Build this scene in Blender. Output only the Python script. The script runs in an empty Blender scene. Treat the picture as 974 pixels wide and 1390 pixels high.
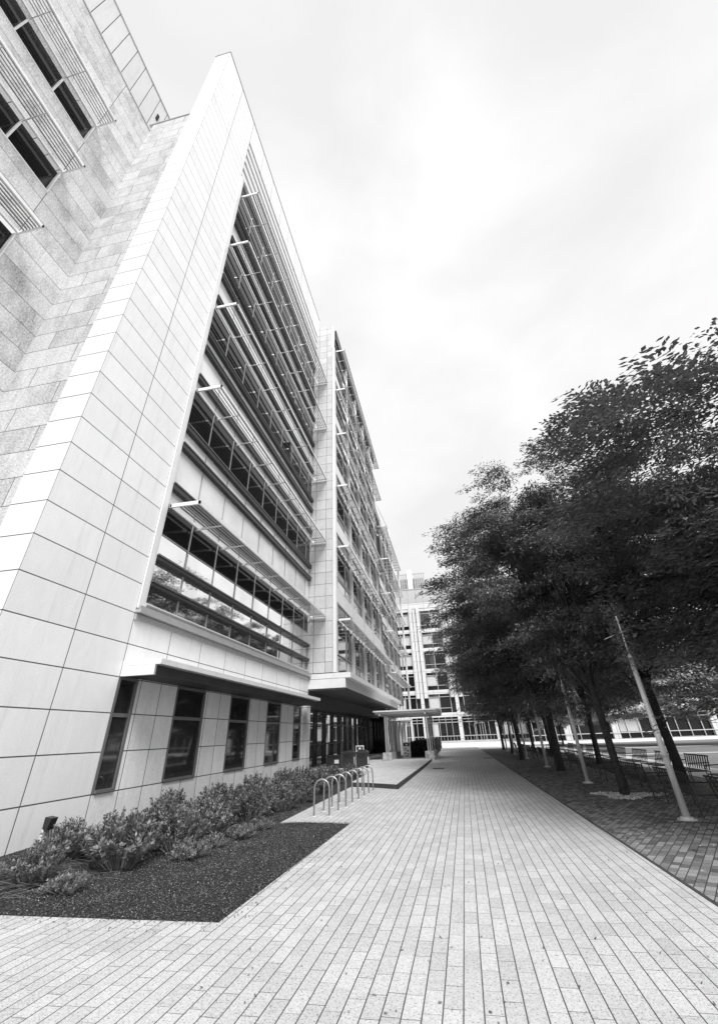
import bpy, math, random
from mathutils import Vector, Matrix
random.seed(7)
rnd = random.Random(11)
scn = bpy.context.scene
col = scn.collection
R_ = math.radians

# ------------------------------------------------------------------ camera
cam = bpy.data.cameras.new('camera'); camo = bpy.data.objects.new('camera', cam); col.objects.link(camo)
RM = Matrix(((0.97944779, 0.13181596, 0.15266495), (0.19907068, -0.50999554, -0.8368246), (-0.0324484, 0.85001712, -0.5257547)))
camo.matrix_world = Matrix.Translation((0, 0, 1.6)) @ RM.to_4x4()
cam.sensor_fit = 'VERTICAL'; cam.sensor_height = 24.0; cam.sensor_width = 24.0
cam.lens = 563.8952 / 1390 * 24.0
cam.shift_x = (487 - 483.7493) / 1390; cam.shift_y = -(695 - 650.8009) / 1390
cam.clip_start = 0.05; cam.clip_end = 3000
scn.camera = camo

# ------------------------------------------------------------------ materials
class NT:
    def __init__(s, name):
        s.m = bpy.data.materials.new(name); s.m.use_nodes = True
        s.t = s.m.node_tree; s.t.nodes.clear()
        s.out = s.t.nodes.new('ShaderNodeOutputMaterial')
        s.b = s.t.nodes.new('ShaderNodeBsdfPrincipled'); s.l(s.b.outputs[0], s.out.inputs[0])
    def n(s, ty, **kw):
        o = s.t.nodes.new(ty)
        for k, v in kw.items(): setattr(o, k, v)
        return o
    def l(s, a, b): s.t.links.new(a, b)
    def put(s, sock, v):
        if hasattr(v, 'is_linked') or hasattr(v, 'links'): s.l(v, sock)
        else: sock.default_value = v
    def math(s, op, a, b=None, c=None, clamp=False):
        o = s.n('ShaderNodeMath', operation=op); o.use_clamp = clamp
        s.put(o.inputs[0], a)
        if b is not None: s.put(o.inputs[1], b)
        if c is not None: s.put(o.inputs[2], c)
        return o.outputs[0]
    def noise(s, vec, scale, detail=4, rough=.55, dist=0):
        o = s.n('ShaderNodeTexNoise'); s.l(vec, o.inputs['Vector'])
        o.inputs['Scale'].default_value = scale; o.inputs['Detail'].default_value = detail
        o.inputs['Roughness'].default_value = rough; o.inputs['Distortion'].default_value = dist
        return o.outputs['Fac']
    def maprange(s, v, a, b, c, d):
        o = s.n('ShaderNodeMapRange'); s.l(v, o.inputs[0])
        for i, x in enumerate((a, b, c, d)): o.inputs[i + 1].default_value = x
        return o.outputs[0]
    def grey(s, v):
        o = s.n('ShaderNodeCombineColor')
        for i in range(3): s.l(v, o.inputs[i])
        return o.outputs[0]
    def pos(s):
        g = s.n('ShaderNodeNewGeometry'); return g.outputs['Position']
    def sep(s, v):
        o = s.n('ShaderNodeSeparateXYZ'); s.l(v, o.inputs[0]); return o.outputs
    def comb(s, x, y, z=0.0):
        o = s.n('ShaderNodeCombineXYZ'); s.put(o.inputs[0], x); s.put(o.inputs[1], y); s.put(o.inputs[2], z); return o.outputs[0]
    def bump(s, h, strength=.3, dist=.02):
        o = s.n('ShaderNodeBump'); s.l(h, o.inputs['Height']); o.inputs['Strength'].default_value = strength
        o.inputs['Distance'].default_value = dist; s.l(o.outputs[0], s.b.inputs['Normal'])

def plain(name, v, rough=.6, metal=0.0, var=.12, scale=3.0, bump=0.0, spec=.5):
    t = NT(name); p = t.pos()
    a = t.noise(p, scale, 5); b = t.noise(p, scale * 9, 3)
    f = t.math('ADD', t.math('MULTIPLY', a, .65), t.math('MULTIPLY', b, .35))
    val = t.maprange(f, .3, .7, v * (1 - var), v * (1 + var))
    t.l(t.grey(val), t.b.inputs['Base Color'])
    t.b.inputs['Roughness'].default_value = rough; t.b.inputs['Metallic'].default_value = metal
    t.b.inputs['Specular IOR Level'].default_value = spec
    if bump: t.bump(b, bump, .01)
    return t.m

def stone(name, base, axis, hz, hu, oz=0.0, ou=0.0, w=.011, var=.06, grain=.08, gscale=30, blotch=0.0, streak=.05, jd=.12, stag=0.0, blotchlo=.3):
    t = NT(name); p = t.pos(); s = t.sep(p)
    u = s[1] if axis == 'Y' else s[0]
    z = t.math('SUBTRACT', s[2], oz)
    rowi = t.math('FLOOR', t.math('DIVIDE', z, hz))
    uu = t.math('SUBTRACT', u, ou)
    if stag: uu = t.math('ADD', uu, t.math('MULTIPLY', t.math('MODULO', rowi, 2.0), stag))
    coli = t.math('FLOOR', t.math('DIVIDE', uu, hu))
    jz = t.math('LESS_THAN', t.math('PINGPONG', z, hz / 2), w)
    ju = t.math('LESS_THAN', t.math('PINGPONG', uu, hu / 2), w)
    j = t.math('MAXIMUM', jz, ju)
    wn = t.n('ShaderNodeTexWhiteNoise', noise_dimensions='2D'); t.l(t.comb(coli, rowi), wn.inputs['Vector'])
    g = t.noise(p, gscale, 3, .7)
    mp = t.n('ShaderNodeMapping'); t.l(p, mp.inputs[0]); mp.inputs['Scale'].default_value = (1, 1, .45)
    off = t.n('ShaderNodeVectorMath', operation='ADD'); t.l(mp.outputs[0], off.inputs[0])
    t.l(t.comb(t.math('MULTIPLY', wn.outputs['Value'], 37.0), t.math('MULTIPLY', wn.outputs['Value'], 11.0), 0.0), off.inputs[1])
    st = t.noise(off.outputs[0], 2.2, 7, .62, 1.6)
    wide = t.noise(p, .35, 3)
    mpr = t.n('ShaderNodeMapping'); t.l(p, mpr.inputs[0]); mpr.inputs['Scale'].default_value = (1, 1, .06)
    rain = t.noise(mpr.outputs[0], 5.5, 4, .7)
    v = t.math('ADD', 1.0, t.math('MULTIPLY', t.math('SUBTRACT', wn.outputs['Value'], .5), 2 * var))
    v = t.math('ADD', v, t.math('MULTIPLY', t.math('SUBTRACT', g, .5), 2 * grain * 1.6))
    v = t.math('ADD', v, t.math('MULTIPLY', t.math('SUBTRACT', st, .5), 2 * streak * 1.8))
    v = t.math('ADD', v, t.math('MULTIPLY', t.math('SUBTRACT', wide, .5), .12))
    v = t.math('SUBTRACT', v, t.maprange(rain, .55, .8, 0, .16))
    if blotch:
        bl = t.noise(off.outputs[0], 1.1, 4, .6)
        bl = t.maprange(bl, .48, .62, 0, 1)
        fine = t.maprange(t.noise(p, 15, 4, .85), .44, .58, 0, 1)
        v = t.math('SUBTRACT', v, t.math('MULTIPLY', t.math('MULTIPLY', bl, t.math('ADD', .35, t.math('MULTIPLY', fine, .65))), blotch))
    v = t.math('MULTIPLY', v, base)
    mixed = t.math('ADD', t.math('MULTIPLY', v, t.math('SUBTRACT', 1.0, j)), t.math('MULTIPLY', j, base * jd))
    t.l(t.grey(mixed), t.b.inputs['Base Color'])
    t.b.inputs['Roughness'].default_value = .65; t.b.inputs['Specular IOR Level'].default_value = .3
    h = t.math('SUBTRACT', t.math('MULTIPLY', g, .15), j)
    t.bump(h, .25, .01)
    return t.m

def paver(name, base, wx, ly, ang, var, jw, speck, jd, stain_dapple=0.0, rowshift=True, cross=1.0, edge=.0):
    t = NT(name); p = t.pos()
    mp = t.n('ShaderNodeMapping'); t.l(p, mp.inputs[0]); mp.inputs['Rotation'].default_value = (0, 0, ang)
    s = t.sep(mp.outputs[0]); x, y = s[0], s[1]
    # slight wobble of the laid courses
    ci = t.math('FLOOR', t.math('DIVIDE', x, wx))
    wn1 = t.n('ShaderNodeTexWhiteNoise', noise_dimensions='1D'); t.l(ci, wn1.inputs['W'])
    yy = t.math('ADD', y, t.math('MULTIPLY', wn1.outputs['Value'], ly))
    ri = t.math('FLOOR', t.math('DIVIDE', yy, ly))
    wn = t.n('ShaderNodeTexWhiteNoise', noise_dimensions='2D'); t.l(t.comb(ci, ri), wn.inputs['Vector'])
    jx = t.math('LESS_THAN', t.math('PINGPONG', x, wx / 2), jw)
    wn3 = t.n('ShaderNodeTexWhiteNoise', noise_dimensions='3D'); t.l(t.comb(ci, ri, 3.3), wn3.inputs['Vector'])
    jwv = t.math('MULTIPLY', t.math('GREATER_THAN', wn3.outputs['Value'], .35), jw * .8)
    jy = t.math('LESS_THAN', t.math('PINGPONG', yy, ly / 2), jwv)
    g = t.noise(p, 62, 3, .85); g2 = t.noise(p, 1.1, 4, .6); g3 = t.noise(p, 260, 1, .5)
    v = t.math('ADD', 1.0, t.math('MULTIPLY', t.math('SUBTRACT', wn.outputs['Value'], .5), 2 * var))
    v = t.math('ADD', v, t.math('MULTIPLY', t.math('SUBTRACT', g2, .5), .3))
    v = t.math('ADD', v, t.math('MULTIPLY', t.math('SUBTRACT', g3, .5), .3))
    sp = t.math('MAXIMUM', t.maprange(g, .555, .62, 0, speck), 0.0)
    g5 = t.noise(p, 21, 4, .8); v = t.math('ADD', v, t.math('MULTIPLY', t.math('SUBTRACT', g5, .5), .75)); v = t.math('SUBTRACT', v, sp)
    if stain_dapple:
        st = t.maprange(t.noise(p, .9, 6, .7, .6), .62, .74, 0, stain_dapple)  # dark patches: stains on the paths, painted dapple on the tree strip
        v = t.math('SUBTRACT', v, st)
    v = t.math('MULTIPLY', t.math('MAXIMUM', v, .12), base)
    j = t.math('MAXIMUM', jx, t.math('MULTIPLY', jy, cross))
    out = t.math('ADD', t.math('MULTIPLY', v, t.math('SUBTRACT', 1.0, j)), t.math('MULTIPLY', j, base * jd))
    t.l(t.grey(out), t.b.inputs['Base Color']); t.b.inputs['Roughness'].default_value = .8
    t.b.inputs['Specular IOR Level'].default_value = .25
    t.bump(t.math('SUBTRACT', t.math('MULTIPLY', g, .2), j), .5, .008)
    return t.m

def leafmat(name, v, var=.5, spec=.35, rough=.45, trans=.25):
    t = NT(name); p = t.pos()
    a = t.noise(p, 17.0, 2); b = t.noise(p, .9, 3)
    f = t.math('ADD', t.math('MULTIPLY', a, .75), t.math('MULTIPLY', b, .25))
    t.l(t.grey(t.maprange(f, .35, .65, v * (1 - var), v * (1 + var))), t.b.inputs['Base Color'])
    t.b.inputs['Roughness'].default_value = rough; t.b.inputs['Specular IOR Level'].default_value = spec
    tr = t.n('ShaderNodeBsdfTranslucent'); tr.inputs[0].default_value = (v * 1.2, v * 1.2, v * 1.2, 1)
    mx = t.n('ShaderNodeMixShader'); mx.inputs[0].default_value = trans
    t.l(t.b.outputs[0], mx.inputs[1]); t.l(tr.outputs[0], mx.inputs[2]); t.l(mx.outputs[0], t.out.inputs[0])
    return t.m

M = {}
MZ = .7446
M['stoneY'] = stone('pale_stone_panels', .84, 'Y', MZ, 1.69, 0, 6.11, var=.03)
M['stoneX'] = stone('pale_stone_panels_end', .74, 'X', MZ, 5.0, 0, 1.2)
M['stonelow'] = stone('pale_stone_ground_floor', .84, 'Y', MZ, .845, 0, 6.955, var=.05, grain=.14, gscale=18, streak=.09)
M['coarseX'] = stone('coarse_stone_end', .56, 'X', MZ, 2.3, .08, .3, var=.045, grain=.55, gscale=20, blotch=.34, stag=1.0, streak=.14, w=.010, jd=.2)
M['coarseY'] = stone('coarse_stone_side', .64, 'Y', MZ, 60, 0.08, 4.54, var=.07, grain=.5, gscale=20, blotch=.4, streak=.14, w=.010, jd=.2)
M['tileX'] = stone('grey_stone_tiles_end', .58, 'X', MZ, .7, 0, .35, var=.08, grain=.2, streak=.12)
M['tileY'] = stone('grey_stone_tiles_side', .52, 'Y', MZ, .7, 0, .35, var=.08, grain=.2, streak=.12)
M['pent'] = stone('penthouse_panels', .66, 'Y', 40, .69, -3, 3.28, w=.016, var=.03, grain=.12)
M['farstone'] = stone('far_stone', .60, 'X', 2.0, 3.4, .6, .1, w=.03, var=.05, grain=.12, gscale=6, jd=.4)
M['fargrey'] = stone('far_grey_wall', .44, 'X', 3.4, 1.7, 0, .1, w=.03, var=.06, grain=.12, gscale=4, jd=.6)
M['winframe'] = plain('dark_window_frame', .2, .4, .3, .12, 4)
M['alu'] = plain('brushed_aluminium', .62, .35, .55, .10, 5)
M['whitepaint'] = plain('white_painted_metal', .78, .4, 0, .06, 4)
M['blade'] = plain('dark_sunshade_blades', .13, .4, .3, .2, 6)
M['frame'] = plain('grey_window_frame', .42, .45, .2, .10, 4)
M['rail'] = plain('dark_grey_rail', .045, .4, .3, .25, 5)
M['railtop'] = plain('mid_grey_rail', .15, .35, .5, .2, 5)
M['slat'] = plain('sunshade_slats', .78, .45, .1, .12, 6)
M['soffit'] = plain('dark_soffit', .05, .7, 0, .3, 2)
M['fascia'] = plain('pale_fascia', .78, .5, .1, .08, 3)
M['dark'] = plain('dark_interior', .012, .8, 0, .3, 2)
M['black'] = plain('black_metal', .03, .45, .2, .3, 6)
M['steel'] = plain('stainless_steel', .80, .32, .2, .15, 8)
M['racksteel'] = plain('dull_galvanised_steel', .34, .35, .6, .25, 9)
M['rough'] = plain('rough_granite', .40, .85, 0, .8, 5, .6)
M['concrete'] = plain('pale_concrete', .62, .8, 0, .1, 1.5, .2)
M['kerb'] = plain('dark_kerb_stone', .05, .8, 0, .4, 8, .3)
M['bark'] = plain('bark', .055, .9, 0, .6, 14, 1.0, .2)
M['stem'] = plain('shrub_stems', .16, .8, 0, .4, 14)
M['leaf'] = leafmat('tree_leaves', .15, .95, 1.0, .30, .05)
M['leaflight'] = leafmat('light_tree_leaves', .62, .6)
M['shrub'] = leafmat('shrub_leaves', .18, .55, .45, .45, .2)
M['shrublight'] = leafmat('low_shrub_leaves', .24, .5)
M['hedge'] = leafmat('hedge_leaves', .045, .6)
M['chip'] = plain('mulch_chips', .13, .9, 0, .8, 30, 0, .2)
M['grav'] = plain('gravel_stones', .5, .8, 0, .5, 30, 0, .3)
M['gravel'] = plain('pale_gravel', .8, .8, 0, .35, 30, 0, .3)
M['paper'] = plain('white_poster', .72, .6, 0, .05, 3)
M['pave'] = paver('path_pavers', .53, .1360, .31, .018, .085, .0048, .75, .14, .4, cross=.85)
M['pave2'] = paver('terrace_pavers', .60, .1360, .62, .018, .05, .0052, .3, .2, .2)
M['cobble'] = paver('dark_shade_pavers', .22, .11, .17, R_(28), .5, .006, .5, .2, .75)  # large dark patches paint dappled tree shade into the paver colour
M['plaza'] = paver('plaza_concrete', .66, 1.5, 3.0, .0, .03, .02, .15, .6, .1)

def glass(name, v, metal, rough=.03):
    t = NT(name); p = t.pos()
    n = t.noise(p, .8, 2)
    t.l(t.grey(t.maprange(n, .3, .7, v * .88, v * 1.1)), t.b.inputs['Base Color'])
    t.b.inputs['Metallic'].default_value = metal; t.b.inputs['Roughness'].default_value = rough
    t.b.inputs['IOR'].default_value = 1.5
    if not metal: t.b.inputs['Specular IOR Level'].default_value = .32
    t.bump(t.noise(p, .55, 1), .06, .05)
    return t.m
M['mirror'] = glass('reflective_glass', .95, .95)
M['mirror2'] = glass('half_reflective_glass', .5, .95)
M['spandrel'] = glass('pale_spandrel_glass', .85, .15, .15)
M['darkglass'] = glass('dark_glass', .012, 0.0, .06)
M['lowglass'] = glass('ground_window_glass', .10, .75, .04)
M['midglass'] = glass('grey_glass', .11, .8, .05)
M['blind'] = plain('pale_window_blind', .5, .5, 0, .15, 5)

def soilmat():
    t = NT('bark_mulch'); p = t.pos()
    g = t.noise(p, 60, 4, .85); g2 = t.noise(p, 3, 4)
    f = t.math('ADD', t.math('MULTIPLY', t.maprange(g, .47, .64, .010, .13), 1.0), t.math('MULTIPLY', g2, .03))
    t.l(t.grey(f), t.b.inputs['Base Color']); t.b.inputs['Roughness'].default_value = .95
    t.b.inputs['Specular IOR Level'].default_value = .1
    t.bump(g, 1.0, .03); return t.m
M['mulch'] = soilmat()
def lawnmat():
    t = NT('mown_lawn'); p = t.pos()
    mp = t.n('ShaderNodeMapping'); t.l(p, mp.inputs[0]); mp.inputs['Rotation'].default_value = (0, 0, .25); mp.inputs['Scale'].default_value = (.25, 2.2, 1)
    g = t.noise(mp.outputs[0], 1.5, 6, .75); g2 = t.noise(p, 22, 3, .8)
    f = t.math('ADD', t.maprange(g, .35, .65, .13, .27), t.math('MULTIPLY', t.math('SUBTRACT', g2, .5), .3))
    t.l(t.grey(f), t.b.inputs['Base Color']); t.b.inputs['Roughness'].default_value = .9
    t.b.inputs['Specular IOR Level'].default_value = .1
    t.bump(g2, .8, .03); return t.m
M['lawn'] = lawnmat()

# ------------------------------------------------------------------ mesh tools
ORG = {}
class MB:
    def __init__(s): s.v = []; s.f = []
    def quad(s, a, b, c, d):
        i = len(s.v); s.v += [a, b, c, d]; s.f.append((i, i + 1, i + 2, i + 3)); return s
    def poly(s, pts):
        i = len(s.v); s.v += list(pts); s.f.append(tuple(range(i, i + len(pts)))); return s
    def box(s, x0, x1, y0, y1, z0, z1):
        if x0 > x1: x0, x1 = x1, x0
        if y0 > y1: y0, y1 = y1, y0
        if z0 > z1: z0, z1 = z1, z0
        i = len(s.v)
        s.v += [(x0, y0, z0), (x1, y0, z0), (x1, y1, z0), (x0, y1, z0), (x0, y0, z1), (x1, y0, z1), (x1, y1, z1), (x0, y1, z1)]
        s.f += [tuple(i + k for k in q) for q in ((0, 3, 2, 1), (4, 5, 6, 7), (0, 1, 5, 4), (1, 2, 6, 5), (2, 3, 7, 6), (3, 0, 4, 7))]
        return s
    def prism(s, prof, y0, y1, axis='Y'):
        """profile of (x,z) points pulled along y (or (y,z) along x)"""
        n = len(prof); i = len(s.v)
        for yy in (y0, y1):
            for a, b in prof: s.v.append((a, yy, b) if axis == 'Y' else (yy, a, b))
        s.f.append(tuple(i + k for k in range(n))[::-1]); s.f.append(tuple(i + n + k for k in range(n)))
        for k in range(n):
            k2 = (k + 1) % n; s.f.append((i + k, i + k2, i + n + k2, i + n + k))
        return s
    def slab(s, pts, z0, z1):
        n = len(pts); i = len(s.v)
        for z in (z0, z1):
            for a, b in pts: s.v.append((a, b, z))
        s.f.append(tuple(i + k for k in range(n))[::-1]); s.f.append(tuple(i + n + k for k in range(n)))
        for k in range(n):
            k2 = (k + 1) % n; s.f.append((i + k, i + k2, i + n + k2, i + n + k))
        return s
    def tube(s, pts, rads, n=8, cap=True):
        pts = [Vector(p) for p in pts]
        if not isinstance(rads, (list, tuple)): rads = [rads] * len(pts)
        i0 = len(s.v); up = Vector((0, 0, 1))
        ref = None
        for k, p in enumerate(pts):
            d = (pts[min(k + 1, len(pts) - 1)] - pts[max(k - 1, 0)]).normalized()
            if ref is None:
                ref = d.orthogonal().normalized()
            else:
                ref = (ref - d * ref.dot(d)).normalized()
            b = d.cross(ref)
            for q in range(n):
                a = 2 * math.pi * q / n
                s.v.append(tuple(p + (ref * math.cos(a) + b * math.sin(a)) * rads[k]))
        for k in range(len(pts) - 1):
            for q in range(n):
                q2 = (q + 1) % n
                s.f.append((i0 + k * n + q, i0 + k * n + q2, i0 + (k + 1) * n + q2, i0 + (k + 1) * n + q))
        if cap:
            s.f.append(tuple(i0 + q for q in range(n))[::-1]); s.f.append(tuple(i0 + (len(pts) - 1) * n + q for q in range(n)))
        return s
    def build(s, name, mat, parent=None, smooth=False, kind=None):
        me = bpy.data.meshes.new(name)
        o = ORG.get(parent.name, Vector((0, 0, 0))) if parent else Vector((0, 0, 0))
        me.from_pydata([(v[0] - o.x, v[1] - o.y, v[2] - o.z) for v in s.v], [], s.f); me.update()
        if smooth: me.polygons.foreach_set('use_smooth', [True] * len(me.polygons))
        ob = bpy.data.objects.new(name, me); col.objects.link(ob)
        me.materials.append(mat)
        if parent: ob.parent = parent
        ORG[ob.name] = o
        if kind: ob['kind'] = kind
        return ob
def tag(o, label=None, cat=None, group=None, kind=None):
    if label: o['label'] = label
    if cat: o['category'] = cat
    if group: o['group'] = group
    if kind: o['kind'] = kind
    return o
def thing(name, label, cat, loc, group=None, rz=0):
    o = bpy.data.objects.new(name, None); o.empty_display_size = .3; col.objects.link(o)
    o.location = loc; o.rotation_euler.z = rz
    ORG[o.name] = Vector(loc)
    return tag(o, label, cat, group)
def kids(o): return [c for c in bpy.data.objects if c.parent == o]
def copy_tree(o, parent=None):
    c = o.copy(); col.objects.link(c); c.parent = parent
    for ch in kids(o): copy_tree(ch, c)
    return c
def at0(name, label, cat, group=None):      # prototype built round the origin
    return thing(name, label, cat, (0, 0, 0), group)

# ------------------------------------------------------------------ ground
def xl(y): return -2.67 + .032 * (y - 5.68) if y < 30 else -1.89 + .004 * (y - 30)
g = MB(); g.quad((-900, -300, -.3), (900, -300, -.3), (900, 1500, -.3), (-900, 1500, -.3))
g.build('ground', M['plaza'], kind='structure')
p = MB()
p.slab([(-16, -8), (2.4, -8), (2.4, 5.68), (-2.67, 5.68), (-16, 5.68)], -.25, 0)
p.slab([(-2.67, 5.68), (2.4, 5.68), (2.4, 11.5), (xl(11.5), 11.5)], -.25, 0)
p.slab([(-4.15, 11.5), (xl(11.5), 11.5), (2.4, 11.5), (2.4, 17.8), (xl(17.8), 17.8), (-3.3, 18.55), (-4.1, 18.8)], -.25, 0)
p.slab([(xl(17.8), 17.8), (2.4, 17.8), (2.4, 30), (xl(30), 30)], -.25, 0)
p.slab([(-1.89, 30), (2.4, 30), (2.4, 64), (-1.75, 64)], -.25, 0)
p.build('path', M['pave'], kind='structure')
ap = MB(); ap.slab([(-30, 64), (60, 64), (60, 99.9), (-30, 99.9)], -.25, -.004)
ap.slab([(2.4, 55.5), (8.2, 55.5), (8.2, 64), (2.4, 64)], -.25, -.004)
ap.build('plaza_pavement', M['plaza'], kind='structure')
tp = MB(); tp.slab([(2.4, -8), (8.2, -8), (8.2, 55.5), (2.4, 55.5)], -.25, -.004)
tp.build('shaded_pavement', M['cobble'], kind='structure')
ed = MB(); ed.slab([(2.385, -8), (2.43, -8), (2.43, 55.5), (2.385, 55.5)], -.2, .006)
ed.build('path_edging', M['kerb'], kind='structure')
wk = MB(); wk.slab([(8.2, -8), (10.3, -8), (10.3, 64), (8.2, 64)], -.25, .0)
wk.build('concrete_walk', M['concrete'], kind='structure')
lw = MB(); lw.slab([(10.3, -8), (70, -8), (70, 64), (10.3, 64)], -.25, -.02)
lw.build('lawn', M['lawn'], kind='structure')
ks = MB(); ks.slab([(10.3, 36.0), (60, 33.0), (60, 33.25), (10.3, 36.25)], -.1, .01)
ks.slab([(10.3, 47.0), (60, 44.0), (60, 44.3), (10.3, 47.3)], -.1, .012)
ks.build('lawn_kerb', M['concrete'], kind='structure')
# entrance terrace
te = MB(); te.slab([(-2.24, 17.84), (xl(29.9) - .03, 29.9), (-1.82, 37.6), (-9.4, 37.6), (-9.4, 24.6), (-4.25, 24.6), (-4.1, 19.0), (-3.3, 18.6)], -.2, .13)
te.build('entrance_terrace', M['pave2'], kind='structure')
tk = MB()
tk.slab([(-4.1, 18.86), (-3.3, 18.5), (-2.2, 17.74), (-2.24, 17.84), (-3.3, 18.6), (-4.1, 19.0)], -.2, .126)
tk.slab([(-2.24, 17.84), (-2.19, 17.78), (xl(29.9), 29.9), (-1.8, 37.6), (-1.82, 37.6), (xl(29.9) - .03, 29.9)], -.2, .134)
tk.build('terrace_kerb', M['kerb'], kind='structure')
t2 = MB(); t2.slab([(-9.4, 37.6), (-3.75, 37.6), (-3.75, 64), (-9.4, 64)], -.2, .02)
t2.build('side_pavement', M['pave2'], kind='structure')
# planting bed
def bedz(x, y):
    e = min(1, max(0, (y - 5.68) / .5)) * min(1, max(0, (x_right(y) - x) / .5))
    return -.03 + e * (.03 + .012 * math.sin(x * 2.1 + y * 1.3) + .008 * math.sin(x * 5.3 - y * 3.1)) + max(0, (-6.0 - x)) * .07 * e
def x_right(y): return xl(y) if y < 11.5 else (-4.15 if y < 19 else -4.2)
mb = MB()
NX, ny = 40, 120
ys = [5.68 + (24.6 - 5.68) * k / ny for k in range(ny + 1)] 
rows = []
def bed_part(ya, yb, n):
    i0 = len(mb.v)
    for k in range(n + 1):
        y = ya + (yb - ya) * k / n
        xr = x_right(min(y, yb - 1e-4))
        for q in range(NX + 1):
            x = -7.62 + (xr + 7.62) * q / NX
            mb.v.append((x, y, bedz(x, y)))
    for k in range(n):
        for q in range(NX):
            a = i0 + k * (NX + 1) + q; mb.f.append((a, a + 1, a + NX + 2, a + NX + 1))
bed_part(5.68, 11.5, 50); bed_part(11.5, 24.6, 70)
mb.build('mulch_bed', M['mulch'], smooth=True, kind='structure')
lb = MB(); lb.quad((-16, 5.68, -.02), (-7.6, 5.68, -.02), (-7.6, 6.3, -.02), (-16, 6.3, -.02))
lb.build('soil', M['mulch'], kind='structure')
# mulch chips and straw, gravel
def scatter(name, mat, n, fn, smin, smax, label, cat, asp=.45):
    m = MB(); r = random.Random(5)
    for _ in range(n):
        x, y, z = fn(r)
        a = r.uniform(0, 6.28); L = r.uniform(smin, smax); w = L * asp
        t1 = r.uniform(-.5, .5); t2_ = r.uniform(-.5, .5)
        dx, dy = math.cos(a), math.sin(a)
        c = Vector((x, y, z + .008)); u = Vector((dx, dy, t1)) * L / 2; v = Vector((-dy, dx, t2_)) * w / 2
        m.quad(tuple(c - u - v), tuple(c + u - v * .6), tuple(c + u * .8 + v), tuple(c - u * .9 + v))
    return tag(m.build(name, mat), label, cat, kind='stuff')
def bedpt(r):
    while True:
        y = r.uniform(5.72, 14); x = r.uniform(-7.6, -2.5)
        if x < x_right(y) - .03: return (x, y, bedz(x, y))
scatter('mulch_chips', M['chip'], 45000, bedpt, .010, .026, 'dark shredded bark chips covering the planting bed', 'mulch')
scatter('bark_flecks', M['gravel'], 1500, bedpt, .008, .02, 'scattered pale flecks among the dark bark chips', 'bark flecks', .6)
def spill(r):
    if r.random() < .5: x = r.uniform(-7.5, -2.7); return (x, 5.66 - r.random() ** 2 * .35, .0)
    y = r.uniform(5.6, 11.4); return (xl(y) + .01 + r.random() ** 2 * .3, y, .0)
scatter('spilled_bark', M['chip'], 700, spill, .008, .022, 'dark bark crumbs spilled over the paving at the bed edge', 'bark crumbs', .6)
def debris(r): return (r.uniform(-2.2, 2.3), 4.2 + 28 * r.random() ** 1.6, .0)
scatter('leaf_debris', M['chip'], 420, debris, .008, .03, 'tiny dark leaf and twig fragments scattered on the path', 'debris', .5)
def grav(r):
    a = r.uniform(0, 6.28); d = .12 + (.5 + .22 * math.sin(a * 3 + 1)) * r.random() ** .6 * 1.2; return (4.35 + d * math.cos(a) * 1.1, 15.3 + d * math.sin(a) * .9, .0)
scatter('gravel', M['gravel'], 1300, grav, .03, .08, 'pale loose gravel round the foot of the nearest trunk', 'gravel', .8)
def litter(r):
    y = r.uniform(4.5, 40); return (r.uniform(2.5, 8.1), y, .0)
scatter('leaf_litter', M['grav'], 1100, litter, .02, .045, 'small pale fallen leaves scattered over the shaded pavers', 'leaf litter', .6)

# ------------------------------------------------------------------ sunshade
def sunshade(root, x0, x1, y0, y1, z, nsl=7, step=1.71, sep_br=True, first=None, hang=.0):
    m = MB()
    m.box(x0 + .02, x0 + .07, y0, y1, z - .05, z + .05)                 # wall bar
    m.box(x1 - .05, x1, y0, y1, z - .06, z + .06)                      # outer bar
    m.box(x0, x1, y0, y0 + .06, z - .055, z + .065)                      # near end
    m.box(x0, x1, y1 - .05, y1, z - .055, z + .065)
    s0 = x0 + .28 * (x1 - x0); bl_ = MB()
    for k in range(nsl):
        xx = s0 + (x1 - .1 - s0) * k / (nsl - 1)
        bl_.prism([(xx - .03, z + .045), (xx - .01, z + .055), (xx + .032, z - .025), (xx + .010, z - .038)], y0 + .072, y1 - .052)
    br = m; lst = []
    if sep_br: sh = m.build('sunshade', M['slat'], root)
    y = (first if first else y0 + step)
    while y < y1 - .3:
        b = br if not sep_br else MB()
        b.prism([(x0, z - .14), (x1 - .06, z - .075), (x1 - .06, z - .04), (x0, z - .04)], y - .014, y + .014)
        if sep_br: b.build('bracket', M['alu'], sh)
        y += step
    if not sep_br: sh = m.build('sunshade', M['slat'], root)
    bl_.build('blades', M['blade'], sh)
    return sh

# ------------------------------------------------------------------ near office building
XF, YC, ZT = -7.6, 6.11, 35.74
ob = thing('office_building', 'pale stone office building with tall sharp end wall and stacked slatted sunshades', 'building', (-8.2, 6.2, 0))
YO0, YO1 = 9.49, 24.4        # curtain wall opening
XPW = -8.5
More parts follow.
